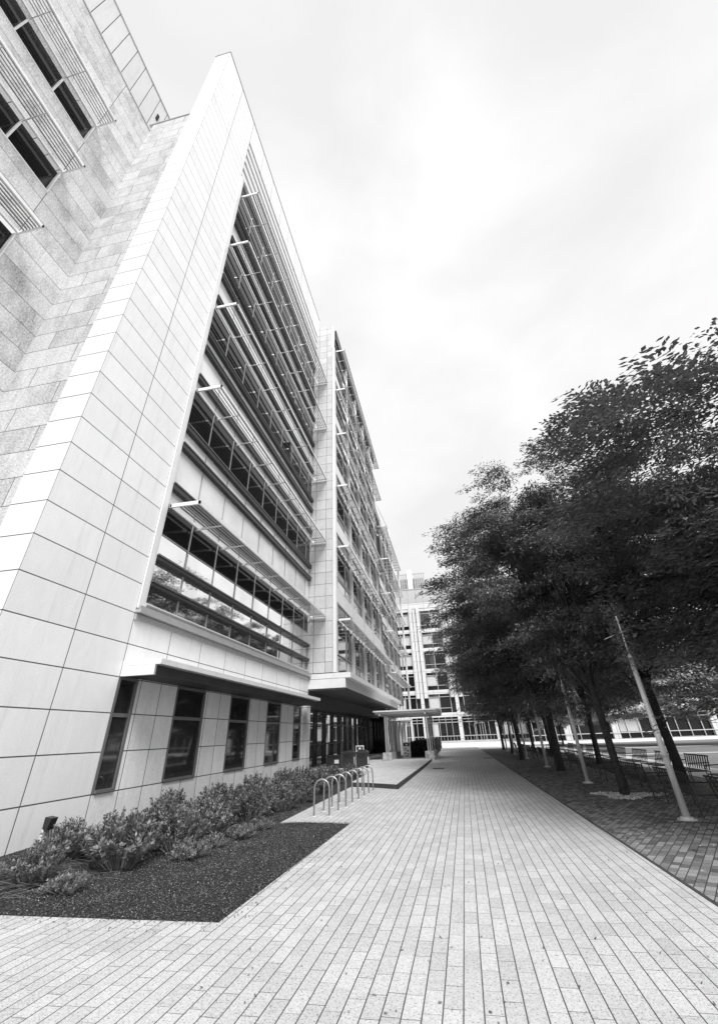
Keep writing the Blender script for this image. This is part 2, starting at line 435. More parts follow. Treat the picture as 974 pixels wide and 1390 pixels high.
# end pier / frame wall
w = MB()
w.quad((XF, YC, 0), (XF, YO0, 0), (XF, YO0, ZT), (XF, YC, ZT))
w.quad((XF, YO0, 32.95), (XF, 24.9, 32.95), (XF, 24.9, ZT), (XF, YO0, ZT))
w.quad((XF, YO0, 3.2), (XF, 24.42, 3.2), (XF, 24.42, 4.45), (XF, YO0, 4.45))
w.quad((XF, YC, ZT), (XF, 24.9, ZT), (XPW, 24.9, ZT), (XPW, YC, ZT))
w.quad((XPW, YC, 0), (XPW, 24.9, 0), (XPW, 24.9, ZT), (XPW, YC, ZT))
w.quad((XF, YO0, 4.45), (XF - .55, YO0, 4.45), (XF - .55, YO0, 32.95), (XF, YO0, 32.95))
w.quad((XF, YO0, 32.95), (XF - .55, YO0, 32.95), (XF - .55, 24.9, 32.95), (XF, 24.9, 32.95))
w.build('wall', M['stoneY'], ob)
w = MB(); w.quad((XPW, YC, 0), (XF, YC, 0), (XF, YC, ZT), (XPW, YC, ZT)); w.build('end_wall', M['stoneX'], ob)
cp = MB(); cp.box(XPW - .04, XF + .035, YC - .03, 25.0, ZT + .002, ZT + .09); cp.build('coping', M['frame'], ob)
# coarse stone return and long side wall
w = MB(); w.quad((-10.65, YC + .14, 0), (XPW, YC + .14, 0), (XPW, YC + .14, 27.6), (-10.65, YC + .14, 27.6))
w.quad((-10.65, YC + .14, 27.6), (XPW, YC + .14, 27.6), (XPW, YC + 3, 27.6), (-10.65, YC + 3, 27.6))
w.build('coarse_end_wall', M['coarseX'], ob)
XA = -10.65
wz = [(20.77, 22.2), (16.92, 18.3), (13.07, 14.45), (9.2, 10.6)]
w = MB()
edges = [0]
for a, b in sorted(wz): edges += [a, b]
edges.append(26.83)
for k in range(0, len(edges), 2):
    w.quad((XA, -14, edges[k]), (XA, YC + .14, edges[k]), (XA, YC + .14, edges[k + 1]), (XA, -14, edges[k + 1]))
for a, b in wz:
    w.quad((XA, 4.54, a), (XA, YC + .14, a), (XA, YC + .14, b), (XA, 4.54, b))
    w.quad((XA, 4.54, a), (XA - .2, 4.54, a), (XA - .2, 4.54, b), (XA, 4.54, b))
w.quad((XA, -14, 26.83), (XA, YC + .14, 26.83), (XA - 3, YC + .14, 26.83), (XA - 3, -14, 26.83))
w.build('side_wall', M['coarseY'], ob)
cp = MB(); cp.box(XA - .2, XA + .03, -14, YC + .13, 26.832, 26.9); cp.box(XA - .2, XPW - .002, YC + .1, YC + .3, 27.602, 27.66); cp.build('parapet_trim', M['frame'], ob)
for a, b in wz:
    y = 4.54; 
    f = MB(); f.box(XA - .12, XA + .02, -14, 4.54, a - .002, a + .05); f.box(XA - .12, XA + .02, 4.50, 4.538, a + .052, b)
    for k in range(7): f.box(XA - .12, XA - .02, 4.54 - 1.48 * (k + 1) - .025, 4.54 - 1.48 * (k + 1) + .025, a + .05, b)
    win = f.build('window', M['whitepaint'], ob)
    pn = MB(); pn.quad((XA - .14, -14, a), (XA - .14, 4.54, a), (XA - .14, 4.54, b), (XA - .14, -14, b)); pn.build('pane', M['darkglass'], win)
    sunshade(ob, XA + .01, XA + .88, -12, 4.56, b + .02, 6, 1.48, True, first=4.54 - 1.48 * 11)
# penthouse behind the parapet
w = MB(); w.box(-20, -12, -14, 9.5, 26.9, 33.6); w.build('penthouse', M['pent'], ob)
cp = MB(); cp.box(-20.02, -11.96, -14, 9.53, 33.602, 33.7); cp.build('penthouse_coping', M['frame'], ob)
v_ = MB(); v_.box(-11.998, -11.95, 6.95, 7.1, 31.6, 32.2); v_.build('penthouse_vent', M['dark'], ob)

# curtain wall frame
XG = XF - .12
fr = MB()
fr.box(XF - .3, XF + .05, YO0 - .0, YO0 + .2, 4.6, 28.4)
fr.box(XG, XF + .03, YO0 + .2, YO0 + .28, 4.6, 28.4)
fr.build('curtain_wall_frame', M['whitepaint'], ob)
sl = MB(); sl.box(XG, XF + .17, YO0 - .02, 24.36, 4.47, 4.56); sl.box(XG, XF + .10, YO0 + .02, 24.36, 4.58, 4.66)
sl.box(XG, XF + .06, YO0, 24.36, 4.30, 4.45)
sl.build('curtain_wall_sill', M['frame'], ob)
tube_ = MB(); tube_.tube([(XF + .02, YO0 + .28, 4.74), (XF + .02, 24.3, 4.74)], .06, 8); tube_.build('sill_tube', M['alu'], ob)
ym = [YO0 + 1.9 + 1.74 * k for k in range(9)]
ym = [y for y in ym if y < 24.0]
yb = [YO0 + .28] + ym + [24.38]
L0, FL = 7.72, 4.76
rr = random.Random(3)
def band(za, zb, kind, k):
    m = {'mirror': M['mirror'], 'dark': M['darkglass'], 'span': M['spandrel'], 'half': M['mirror2']}[kind]
    b = MB()
    for i in range(len(yb) - 1):
        j = rr.uniform(-.006, .006)
        b.quad((XG + j, yb[i], za), (XG - j, yb[i + 1], za), (XG - j + rr.uniform(-.004, .004), yb[i + 1], zb), (XG + j, yb[i], zb))
    o = b.build('glazing', m, ob)
    mu = MB()
    for y in ym: mu.box(XG, XG + .03, y - .018, y + .018, za, zb)
    mu.box(XG, XG + .028, yb[0], yb[-1], zb - .03, zb)
    mu.build('mullion', M['frame'], o)
def railing(z, y0=YO0 + .3, hh=.22):
    r1 = MB(); r1.box(XG + .01, XF + .06, y0, 24.3, z - hh / 2, z + hh / 2 - .05)
    o = r1.build('rail', M['rail'], ob)
    r2 = MB(); r2.box(XF + .062, XF + .09, y0 - .02, 24.3, z + hh / 2 - .05, z + hh / 2); r2.box(XG + .02, XF + .06, y0, 24.3, z + hh / 2 - .048, z + hh / 2 - .012); r2.build('rail_cap', M['railtop'], o)
band(4.66, 5.34, 'half', 0); band(5.34, 6.10, 'mirror', 0); band(6.10, 6.87, 'mirror', 0); band(6.87, 7.9, 'dark', 0)
railing(5.34, hh=.15); railing(6.10, hh=.15)
for k in range(5):
    z = L0 + FL * k
    sunshade(ob, XF + .02, XF + 1.02, YO0 + .33, 24.3, z, 6, 1.74, True, first=YO0 + 1.9)
    if k < 4:
        band(z + .18, z + .70, 'span', k); band(z + .70, z + 2.28, 'span', k); band(z + 2.28, z + 3.06, 'span', k); band(z + 3.06, z + 4.93, 'dark', k)
        railing(z + .72); railing(z + 2.30); railing(z + 3.08)
zt = L0 + FL * 4
band(zt + .18, zt + 1.0, 'dark', 4)
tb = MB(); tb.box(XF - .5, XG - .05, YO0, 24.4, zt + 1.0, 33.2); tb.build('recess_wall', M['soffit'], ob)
for k in range(5):          # fixed white fins of the top slot
    zz = 28.62 + .86 * k
    f = MB(); f.box(XF - .3, XF - .0, YO0 + .01, 24.35, zz, zz + .46); f.build('top_fin', M['whitepaint'], ob)
# ground floor
gw = MB()
XL = XF - .0
wins = [(YO0 + .0, 10.2), (11.95, 13.58), (15.34, 16.97), (18.75, 20.37), (22.15, 23.3)]
prev = None; cur = YO0 + .0
ZB, ZH = .74, 3.0
gw.quad((XL, YO0, 0), (XL, 24.4, 0), (XL, 24.4, ZB), (XL, YO0, ZB))
for (a, b), nx in zip(wins, [w_[0] for w_ in wins[1:]] + [24.4]):
    gw.quad((XL, b, ZB), (XL, nx, ZB), (XL, nx, 3.2), (XL, b, 3.2))
    gw.quad((XL, b, ZB), (XL - .07, b, ZB), (XL - .07, b, ZH), (XL, b, ZH))
    gw.quad((XL, nx, ZB), (XL - .07, nx, ZB), (XL - .07, nx, ZH), (XL, nx, ZH)) if nx < 24 else None
    gw.quad((XL, a, ZH), (XL, b, ZH), (XL, b, 3.2), (XL, a, 3.2))
    gw.quad((XL, a, ZB), (XL, b, ZB), (XL - .07, b, ZB), (XL - .07, a, ZB))
gw.quad((XL, 24.4, 0), (XL - 1.2, 24.4, 0), (XL - 1.2, 24.4, 3.2), (XL, 24.4, 3.2))
gw.build('ground_floor_wall', M['stonelow'], ob)
for a, b in wins:
    f = MB(); x0, x1 = XL - .06, XL + .012
    f.box(x0, x1, a + .002, a + .07, ZB + .01, ZH - .01); f.box(x0, x1, b - .07, b - .002, ZB + .01, ZH - .01)
    f.box(x0, x1 + .03, a + .07, b - .07, ZB + .01, ZB + .07); f.box(x0, x1, a + .07, b - .07, ZH - .07, ZH - .01)
    f.box(x0, x1 - .02, a + .07, b - .07, 2.16, 2.24)
    win = f.build('window', M['winframe'], ob)
    pn = MB(); pn.quad((x0 + .03, a, ZB), (x0 + .03, b, ZB), (x0 + .03, b, ZH), (x0 + .03, a, ZH)); pn.build('pane', M['lowglass'], win)
    if b - a > 1:
        bl = MB()
        for q in range(9): bl.box(x0 - .12, x0 - .1, a + .1, b - .1, ZB + .1 + q * .07, ZB + .135 + q * .07)
# canopy over the ground floor windows
cn = MB()
cn.slab([(XF + .002, YO0), (-6.58, YO0), (-6.58, 23.3), (XF + .002, 23.3)], 3.21, 3.33)
cn.slab([(XF + .002, YO0 + .003), (-6.72, YO0 + .003), (-6.76, YO0 + .13), (XF + .002, YO0 + .13)], 2.99, 3.207)
cn.build('canopy', M['fascia'], ob)
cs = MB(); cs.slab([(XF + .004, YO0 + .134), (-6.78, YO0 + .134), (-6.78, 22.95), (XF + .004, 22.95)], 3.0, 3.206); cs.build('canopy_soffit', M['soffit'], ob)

# ------------------------------------------------------------------ wing (second block)
wg = thing('office_wing', 'projecting office wing with tiled pier and raised glazed bay behind the canopy', 'building', (-7, 30, 0))
YP = 24.42
pr = MB(); pr.quad((-7.75, YP, 4.66), (-6.22, YP, 4.66), (-6.22, YP, 33.9), (-7.75, YP, 33.9)); pr.build('pier', M['tileX'], wg)
pr = MB(); pr.quad((-6.22, YP, 4.66), (-6.22, YP + .5, 4.66), (-6.22, YP + .5, 33.9), (-6.22, YP, 33.9)); pr.quad((-7.75, YP, 33.9), (-6.22, YP, 33.9), (-6.22, 46, 33.9), (-7.75, 46, 33.9)); pr.build('pier_side', M['tileY'], wg)
wp = MB(); wp.box(-6.2, -6.0, YP + .02, YP + .3, 4.66, 31.05); wp.build('corner_post', M['whitepaint'], wg)
wp = MB(); wp.box(-6.218, -6.06, YP + .02, YP + .3, 31.07, 33.9); wp.build('corner_post', M['fascia'], wg)
up = MB(); up.box(-6.1, -5.95, YP + .6, 46, 32.6, 33.9); up.build('roof_fascia', M['rail'], wg)
# raised bay slab and fascias
bs = MB()
bs.box(-7.75, -5.2, YP - .01, 49.6, 4.36, 4.62)
bs.box(-7.75, -5.5, YP - .01, 49.3, 3.88, 4.34)
bs.build('bay_fascia', M['fascia'], wg)
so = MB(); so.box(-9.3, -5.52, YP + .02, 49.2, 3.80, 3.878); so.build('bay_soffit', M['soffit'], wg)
dl = MB()
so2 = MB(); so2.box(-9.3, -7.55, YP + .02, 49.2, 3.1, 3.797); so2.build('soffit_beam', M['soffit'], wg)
# glazed bays
def wingblock(y0, y1, xg, ztop, base, nfl, fl, posts, x_tip, l0, bright):
    core = MB(); core.box(-16, xg - .12, y0 + .4, y1, 4.6, ztop); core.build('core', M['dark'], wg)
    rt = MB(); rt.box(-16, xg + .06, y0 + .3, y1, ztop - 1.3, ztop + .001); rt.build('parapet', M['fascia'], wg)
    r_ = random.Random(9)
    for k in range(nfl):
        zb = base + fl * k; zl = l0 + fl * k
        lows = [(zb, zb + .85), (zb + .95, zl - .02)] if k == 0 else None
        z1 = zl - fl + 1.05; z2 = z1 + .85; z3 = z2 + .75
        if k > 0:
            sp = MB(); sp.box(xg - .1, xg + .05, y0, y1, z1, z2); sp.build('spandrel', M['fascia'], wg)
            segs = [(zl - fl + .08, z1), (z2, z3), (z3 + .08, zl - .05)]
        else:
            segs = [(zb, zb + .9), (zb + .98, zl - .05)]
        ps = [y0 + .1] + posts + [y1]
        for i in range(len(ps) - 1):
            a, b = ps[i] + .18, ps[i + 1] - .18
            if b - a < .5: continue
            f = MB(); panes = []
            mid = a + (b - a) * .62
            for (s0, s1) in segs:
                f.box(xg - .04, xg + .03, a, b, s0, s0 + .06); f.box(xg - .04, xg + .03, a, b, s1 - .06, s1)
                for yy in (a, mid, b - .05): f.box(xg - .04, xg + .028, yy, yy + .05, s0 + .06, s1 - .06)
            win = f.build('window', M['frame'], wg)
            pA, pB = MB(), MB()
            for si, (s0, s1) in enumerate(segs):
                for (u0, u1) in ((a, mid), (mid, b)):
                    tgt = pB if ((si < len(segs) - 1 and r_.random() < .5) or r_.random() < .1) else pA
                    j = r_.uniform(-.01, .01)
                    tgt.quad((xg - .02 + j, u0, s0), (xg - .02 - j, u1, s0), (xg - .02 - j, u1, s1), (xg - .02 + j, u0, s1))
            if pA.v: pA.build('pane', M['darkglass'], win)
            if pB.v: pB.build('pane', M['midglass'] if bright else M['mirror2'], win)
        sunshade(wg, xg + .04, x_tip, y0 + .1, y1, zl, 7, 1.13, False)
    for y in posts:
        c = MB(); c.box(xg - .1, xg + .14, y - .17, y + .17, 4.63, ztop - 1.3); c.box(xg + .14, xg + .2, y - .05, y + .05, 4.63, ztop - 1.3)
        c.build('pilaster', M['alu'], wg)
wingblock(YP + .3, 44.6, -6.05, 33.9, 4.66, 6, 4.66, [29.0, 33.4, 37.8, 42.2], -5.15, 7.55, False)
wingblock(44.7, 60.8, -6.05, 26.6, 4.66, 4, 3.95, [48.5, 52.6, 56.7], -4.85, 6.85, True)
sunshade(wg, -6.0, -4.85, 44.7, 60.8, 22.7, 8, 1.13, False)
tp_ = MB(); tp_.tube([(-5.3, 60.9, 0), (-5.3, 60.9, 22.6)], .14, 10); tp_.build('end_post', M['whitepaint'], wg)
rm = MB(); rm.tube([(-6.3, 60.5, 26.6), (-6.1, 60.4, 28.6), (-6.3, 60.2, 29.6), (-7.0, 52, 30.2)], .12, 8); rm.box(-9, -7, 50, 59, 26.6, 29.5); rm.build('roof_plant', M['fascia'], wg)
# storefront recessed under the bay
XS = -8.6
st = MB(); 
yy = 24.9
k = 0
while yy < 50:
    st.box(XS - .05, XS + .05, yy - .035, yy + .035, .13, 3.1); yy += (1.55 if k % 2 else .55); k += 1
for z in (.16, 1.25, 2.35, 3.02): st.box(XS - .03, XS + .03, 24.9, 50, z - .03, z + .03)
stf = st.build('storefront', M['rail'], wg)
sg = MB(); sg.quad((XS - .02, 24.5, .1), (XS - .02, 50, .1), (XS - .02, 50, 3.1), (XS - .02, 24.5, 3.1)); sg.build('pane', M['mirror2'], stf)
stw = MB(); stw.quad((XS, 50, .1), (-7.2, 50, .1), (-7.2, 50, 3.85), (XS, 50, 3.85)); stw.build('pane', M['darkglass'], stf)
for (cx_, cy_, rr_) in [(-7.55, 24.15, .26)]:
    c = MB(); c.box(-7.98, -7.42, 23.7, 24.35, 0, 3.06); c.build('column', M['tileX'], wg)
for y in (45.5,):
    c = MB(); c.tube([(-6.3, y, .12), (-6.3, y, 3.8)], .16, 14); c.build('column', M['whitepaint'], wg, smooth=True)
for y in (47.2, 50.2, 53.2, 56.4, 59.8):
    c = MB(); c.tube([(-6.0, y, .02), (-6.0, y, 4.5)], .2, 14); c.build('column', M['whitepaint'], wg, smooth=True)
lo = MB(); lo.box(-16, -7.2, 50.1, 60.7, .0, 4.6); lo.build('lower_wall', M['darkglass'], wg)

# ------------------------------------------------------------------ far building across the end
fb = thing('far_building', 'six storey pale building with paired pilasters closing the end of the path', 'building', (0, 97, 0))
YB = 96.0
FX0, FX1 = -28, 15.2
bk = MB(); bk.box(FX0, FX1, YB + .35, YB + 20, 0.3, 26.9); bk.build('core', M['dark'], fb)
zf = [4.65, 8.75, 12.75, 16.85, 20.8, 25.35]
for z in zf:
    h = .38 if z < 25 else .3
    b = MB(); b.box(FX0, FX1, YB + .0, YB + .4, z - h, z + h); b.build('floor_band', M['farstone'], fb)
tpb = MB(); tpb.box(FX0, FX1, YB - .1, YB + .45, 25.66, 26.9); tpb.build('parapet', M['farstone'], fb)
uw = MB(); uw.box(FX0, FX1, YB + .9, YB + 16, 26.9, 30.3); uw.build('upper_storey', M['fargrey'], fb)
uc = MB(); uc.box(FX0, FX1 + .1, YB + .8, YB + 16.1, 30.302, 30.5); uc.build('roof_edge', M['frame'], fb)
sc = MB()
for k in range(24):
    x = -14.2 + k * .52
    if -6.6 < x < -5.2: continue
    if x > -2.3: break
    sc.box(x, x + .26, YB + 2, YB + 2.1, 30.5, 34.3)
sc.box(-14.3, -2.3, YB + 1.98, YB + 2.12, 34.302, 34.5); sc.box(-14.3, -2.3, YB + 2.12, YB + 2.2, 32.2, 32.35)
sc.build('roof_screen', M['frame'], fb)
sb = MB(); sb.box(-14, -2.6, YB + 3, YB + 6, 30.5, 33.6); sb.build('roof_plant', M['fargrey'], fb)
ch = MB(); ch.box(-6.45, -5.3, YB + 1.5, YB + 2.6, 30.5, 35.3); ch.build('chimney', M['whitepaint'], fb)
mast = MB(); mast.box(3.2, 3.28, YB + 4, YB + 4.1, 30.5, 33.5); mast.box(4.0, 4.08, YB + 4, YB + 4.1, 30.5, 33.1); mast.build('mast', M['frame'], fb)
P0, PP = -6.85, 6.84
rq = random.Random(21)
for c in range(-3, 4):
    x = P0 + PP * c
    if x > FX1 - 2.4 or x < FX0: continue
    for (a, b) in ((0, .72), (1.63, 2.35)):
        m = MB(); m.box(x + a, x + b, YB - .45, YB + .35, 7.7, 25.9); m.build('pilaster', M['farstone'], fb)
    m = MB(); m.box(x + .82, x + 1.5, YB - .2, YB + .3, .3, 25.5); m.build('pillar', M['farstone'], fb)
    m = MB(); m.tube([(x + 1.55, YB - .32, 7.7), (x + 1.55, YB - .32, 25.6)], .05, 6); m.build('downpipe', M['rail'], fb)
    # windows between this cluster and the next
    a, b = x + 2.4, x + PP - .05
    for i, z in enumerate(zf[:-1]):
        z0, z1 = z + .4, zf[i + 1] - .4
        f = MB(); mid = (a + b) / 2
        for xx in (a, mid - .08, b - .1): f.box(xx, xx + .12, YB + .12, YB + .3, z0, z1)
        f.box(a, b, YB + .1, YB + .3, z1 - .55, z1 - .45); f.box(a, b, YB + .1, YB + .3, z0 + .75, z0 + .85)
        win = f.build('window', M['frame'], fb)
        for xa, xb in ((a, mid), (mid, b)):
            q = MB(); q.quad((xa, YB + .31, z0), (xb, YB + .31, z0), (xb, YB + .31, z1), (xa, YB + .31, z1))
            q.build('pane', M['midglass'] if rq.random() < .45 else M['darkglass'], win)
            if rq.random() < .5:
                q = MB(); q.quad((xa + .14, YB + .29, z0 + .85), (xb - .12, YB + .29, z0 + .85), (xb - .12, YB + .29, z1 - .6), (xa + .14, YB + .29, z1 - .6))
                q.build('blind', M['blind'], win)
    a, b = x + 1.52, x + PP + .8
    f = MB()
    n = 5
    for q in range(n + 1):
        xx = a + (b - a) * q / n; f.box(xx, xx + .09, YB + .1, YB + .3, .3, 4.3)
    f.box(a, b, YB + .1, YB + .3, 3.3, 3.42); f.box(a, b, YB + .1, YB + .3, 3.8, 3.9); f.box(a, b, YB + .0, YB + .3, 1.0, 1.12)
    for q in range(10): f.box(a + (b - a) * q / 10, a + (b - a) * q / 10 + .05, YB - .02, YB + .02, .3, 1.0)
    w_ = f.build('ground_floor_window', M['frame'], fb)
    q = MB(); q.quad((a, YB + .32, .3), (b, YB + .32, .3), (b, YB + .32, 4.3), (a, YB + .32, 4.3)); q.build('pane', M['darkglass'], w_)
    if c % 2 == 0:
        q = MB(); q.quad((a + .9, YB + .28, 1.1), (a + 2.2, YB + .28, 1.1), (a + 2.2, YB + .28, 3.3), (a + .9, YB + .28, 3.3)); q.build('curtain', M['blind'], w_)
    else:
        f = MB(); f.box(a + 2.2, a + 2.3, YB + .02, YB + .1, .3, 3.1); f.box(a + 3.2, a + 3.28, YB + .02, YB + .1, .3, 3.1); f.box(a + 4.1, a + 4.2, YB + .02, YB + .1, .3, 3.1); f.box(a + 2.2, a + 4.2, YB + .02, YB + .1, 3.0, 3.12); f.build('door', M['frame'], fb)
stp = MB(); stp.box(FX0, FX1, YB - 1.6, YB + .34, -.1, .3); stp.build('plinth', M['fargrey'], fb)

# low glazed building beyond the lawn
pb = thing('glazed_pavilion', 'low glazed building with pale square pillars beyond the lawn at right', 'building', (30, 82, 0))
YR = 79.8; PX0, PX1 = 11.2, 62
c = MB(); c.box(PX0, PX1, YR + .4, YR + 12, -.35, 3.3); c.build('core', M['darkglass'], pb)
c = MB(); c.box(PX0 - .4, PX1, YR - .7, YR + 12.5, 3.1, 3.85); c.build('roof', M['fargrey'], pb)
c = MB(); c.box(PX0 - .3, PX1, YR - 1.2, YR + .3, -.35, .05); c.build('plinth', M['fargrey'], pb)
c = MB()
c.box(PX0, PX1, YR - .25, YR - .15, .75, .85); c.box(PX0, PX1, YR + .2, YR + .3, 2.6, 2.7); c.build('handrail', M['alu'], pb)
x = 9.6
k = 0
while x < PX1:
    if x > PX0:
        c = MB(); c.box(x, x + .95, YR - .2, YR + .5, .05, 3.1); c.build('pillar', M['farstone'], pb)
    for q in range(1, 4):
        xx = x + .5 + q * 1.7
        if xx > PX0: c = MB(); c.box(xx, xx + .1, YR + .1, YR + .3, .05, 3.1); c.build('mullion', M['alu'], pb)
    if k % 3 == 2:
        c = MB(); c.box(x + 1.2, x + 4.2, YR + .32, YR + .36, .9, 2.6); c.build('curtain', M['blind'], pb)
    if k % 2 == 1:
        c = MB()
        for j in range(4): c.box(x + 1.5, x + 4.6, YR - 1.4 - .3 * j, YR - 1.1 - .3 * j, -.35, .1 + .0 * j - .1 * j)
        c.build('step', M['fargrey'], pb)
    x += 6.85; k += 1

# ------------------------------------------------------------------ pergola
pg = thing('pergola', 'flat roofed metal pergola on thin posts at the building entrance', 'pergola', (-3.4, 36, .13))
m = MB(); m.slab([(-5.6, 33.6), (-1.15, 33.6), (-.85, 34.4), (-1.0, 43.5), (-5.6, 43.5)], 3.02, 3.10); m.build('roof', M['fascia'], pg)
m = MB()
for k in range(9): m.box(-5.55, -1.05, 34.2 + 1.1 * k, 34.3 + 1.1 * k, 2.9, 3.018)
m.box(-5.2, -5.1, 33.7, 43.4, 2.78, 2.898); m.box(-1.98, -1.88, 33.7, 43.4, 2.78, 2.898); m.build('beam', M['alu'], pg)
for (x, y) in [(-4.75, 33.9), (-4.75, 36.4), (-4.75, 38.9), (-1.93, 34.7), (-1.93, 37.4), (-1.93, 41.0)]:
    zb = .13 if (y < 37.6 and x < -4) or (x > -2 and y < 37.5) else .0
    zb = .13 if y < 37.6 else .02
    m = MB()
    for dx, dy in ((-.07, 0), (.07, 0)): m.tube([(x + dx, y + dy, zb + .4), (x + dx, y + dy, 2.79)], .045, 8)
    m.build('post', M['alu'], pg)
    m = MB(); m.box(x - .3, x + .3, y - .3, y + .3, -.02 if x > -2 else zb, zb + .45); m.build('pedestal', M['rough'], pg)
p2 = thing('entrance_canopy', 'lower thin entrance canopy on pale posts behind the pergola', 'canopy', (-5, 48, .02))
m = MB(); m.slab([(-5.9, 44.5), (-3.95, 44.9), (-3.95, 46.0), (-5.9, 60)], 2.72, 2.84); m.build('roof', M['fascia'], p2)
for y in (45.6, 50):
    m = MB(); m.tube([(-5.1, y, .02), (-5.1, y, 2.72)], .07, 8); m.build('post', M['whitepaint'], p2)

# ------------------------------------------------------------------ poster stands, bins, tables
def stand(x, y, h, w_, z0, label, rz=0):
    t = thing('poster_stand', label, 'sign', (x, y, z0), rz=rz); ORG[t.name] = Vector((0, 0, 0))
    m = MB()
    m.prism([(-.22, 0), (-.19, 0), (.0, h), (-.03, h)], -w_ / 2, w_ / 2, 'X'); m.build('panel', M['paper'], t)
    m = MB(); m.prism([(.22, 0), (.19, 0), (-.0, h - .02), (.03, h - .02)], -w_ / 2, w_ / 2, 'X'); m.build('rear_panel', M['black'], t)
    def strip(u0, u1, v0, v1, nm, mt):
        m = MB(); k_ = .22 - .03
        def P(u, v): return (u, -.222 + .19 * v / h * 1.0 - .004, v)
        m.quad(P(u0, v0), P(u1, v0), P(u1, v1), P(u0, v1)); return m
    m = MB()
    def P(u, v): return (u * w_, -.222 + .192 * v - .006, v * h)
    m.quad(P(-.42, .74), P(.42, .74), P(.42, .95), P(-.42, .95)); m.build('header', M['black'], t)
    m = MB()
    r = random.Random(int(x * 100))
    for a in ((-.3, .62, .25, .1), (-.05, .5, .35, .1), (-.35, .36, .3, .11), (.02, .3, .3, .1), (-.32, .16, .62, .08)):
        m.quad(P(a[0], a[1] - a[3]), P(a[0] + a[2], a[1] - a[3]), P(a[0] + a[2] * .9, a[1]), P(a[0] + .05, a[1]))
    m.build('print', M['railtop'], t)
    m = MB(); m.quad(P(-.15, .80), P(.15, .80), P(.12, .89), P(-.12, .89)); 
    m2 = MB(); m2.v = [(v[0], v[1] - .003, v[2]) for v in m.v]; m2.f = m.f; m2.build('emblem', M['paper'], t)
stand(-3.72, 37.0, .98, .56, .13, 'white poster stand with black header beside the clipped hedge')
stand(-5.95, 30.2, .98, .5, .13, 'smaller poster stand with dark header behind the two bins', .1)
def bin_(x, y, label):
    t = thing('litter_bin', label, 'bin', (x, y, .13), 'bins by the entrance')
    m = MB(); m.box(x - .31, x + .31, y - .3, y + .3, .17, .82); m.build('body', M['black'], t)
    m = MB(); n = 8; prof = [(x - .33, .80)] + [(x - .33 * math.cos(math.pi * q / n), .82 + .13 * math.sin(math.pi * q / n)) for q in range(n + 1)] + [(x + .33, .80)]
    m.prism(prof, y - .32, y + .32); m.build('lid', M['rail'], t)
    m = MB(); m.box(x + .312, x + .33, y - .2, y + .1, .3, .62); m.build('label_plate', M['paper'], t)
    m = MB(); m.box(x - .2, x + .2, y - .325, y - .302, .62, .76); m.build('opening', M['dark'], t)
    for a in (-.25, .25):
        for b in (-.24, .24):
            m = MB(); m.box(x + a - .03, x + a + .03, y + b - .03, y + b + .03, .13, .17); m.build('foot', M['rail'], t)
bin_(-5.22, 27.2, 'dark domed litter bin nearest the path, right one of the pair')
bin_(-6.02, 27.35, 'dark domed litter bin nearest the building, left one of the pair')
t = thing('planter_box', 'low dark box with white plate left of the litter bins', 'planter', (-6.9, 27.6, .13))
m = MB(); m.box(-7.3, -6.5, 27.3, 27.9, .13, .68); m.build('body', M['black'], t)
m = MB(); m.box(-7.34, -6.46, 27.26, 27.94, .682, .74); m.build('rim', M['rail'], t)
m = MB(); m.box(-6.85, -6.6, 27.28, 27.297, .35, .52); m.build('plate', M['paper'], t)
# hedge
def leafquad(m, c, d, up, L, W):
    s = d.cross(up)
    if s.length < 1e-4: s = d.orthogonal()
    s.normalize()
    a = c - d * L * .5; b = c + d * L * .5
    mid = c + d * L * .05
    m.quad(tuple(a), tuple(mid + s * W * .5), tuple(b), tuple(mid - s * W * .5))
def rv(r):
    while True:
        v = Vector((r.uniform(-1, 1), r.uniform(-1, 1), r.uniform(-1, 1)))
        if .01 < v.length < 1: return v.normalized()
hd = thing('clipped_hedge', 'long clipped dark hedge along the left edge of the path behind the pergola', 'hedge', (-2.8, 45, 0))
m = MB(); m.slab([(-3.55, 38.1), (-2.05, 38.1), (-1.95, 63.6), (-3.55, 63.6)], 0, 1.02); m.build('core', M['hedge'], hd)
m = MB(); r = random.Random(2)
for _ in range(9000):
    f = r.random()
    if f < .35: c = Vector((r.uniform(-3.6, -2.0), 38.05, r.uniform(0, 1.1)))
    elif f < .7: c = Vector((-2.0 + r.uniform(-.03, .06), r.uniform(38, 63.6), r.uniform(0, 1.1)))
    else: c = Vector((r.uniform(-3.6, -2.0), r.uniform(38, 55), 1.05 + r.uniform(-.05, .1)))
    leafquad(m, c + rv(r) * .05, rv(r), rv(r), .09, .05)
m.build('foliage', M['hedge'], hd)

# ------------------------------------------------------------------ drain grates
def grate(x, y, lab):
    t = thing('drain_grate', lab, 'drain grate', (x, y, 0), 'drain grates set in the path'); ORG[t.name] = Vector((0, 0, 0))
    m = MB(); m.box(-.3, .3, -.3, .3, .001, .004); m.build('pit', M['dark'], t)
    m = MB()
    for k in range(8): m.box(-.28 + k * .075, -.25 + k * .075, -.28, .28, .005, .010)
    m.box(-.3, .3, -.3, -.28, .005, .012); m.box(-.3, .3, .28, .3, .005, .012); m.build('bars', M['rail'], t)
grate(-1.15, 27.2, 'square drain grate nearest the pergola pedestal'); grate(2.0, 36.5, 'square drain grate farther along at the right side of the path')
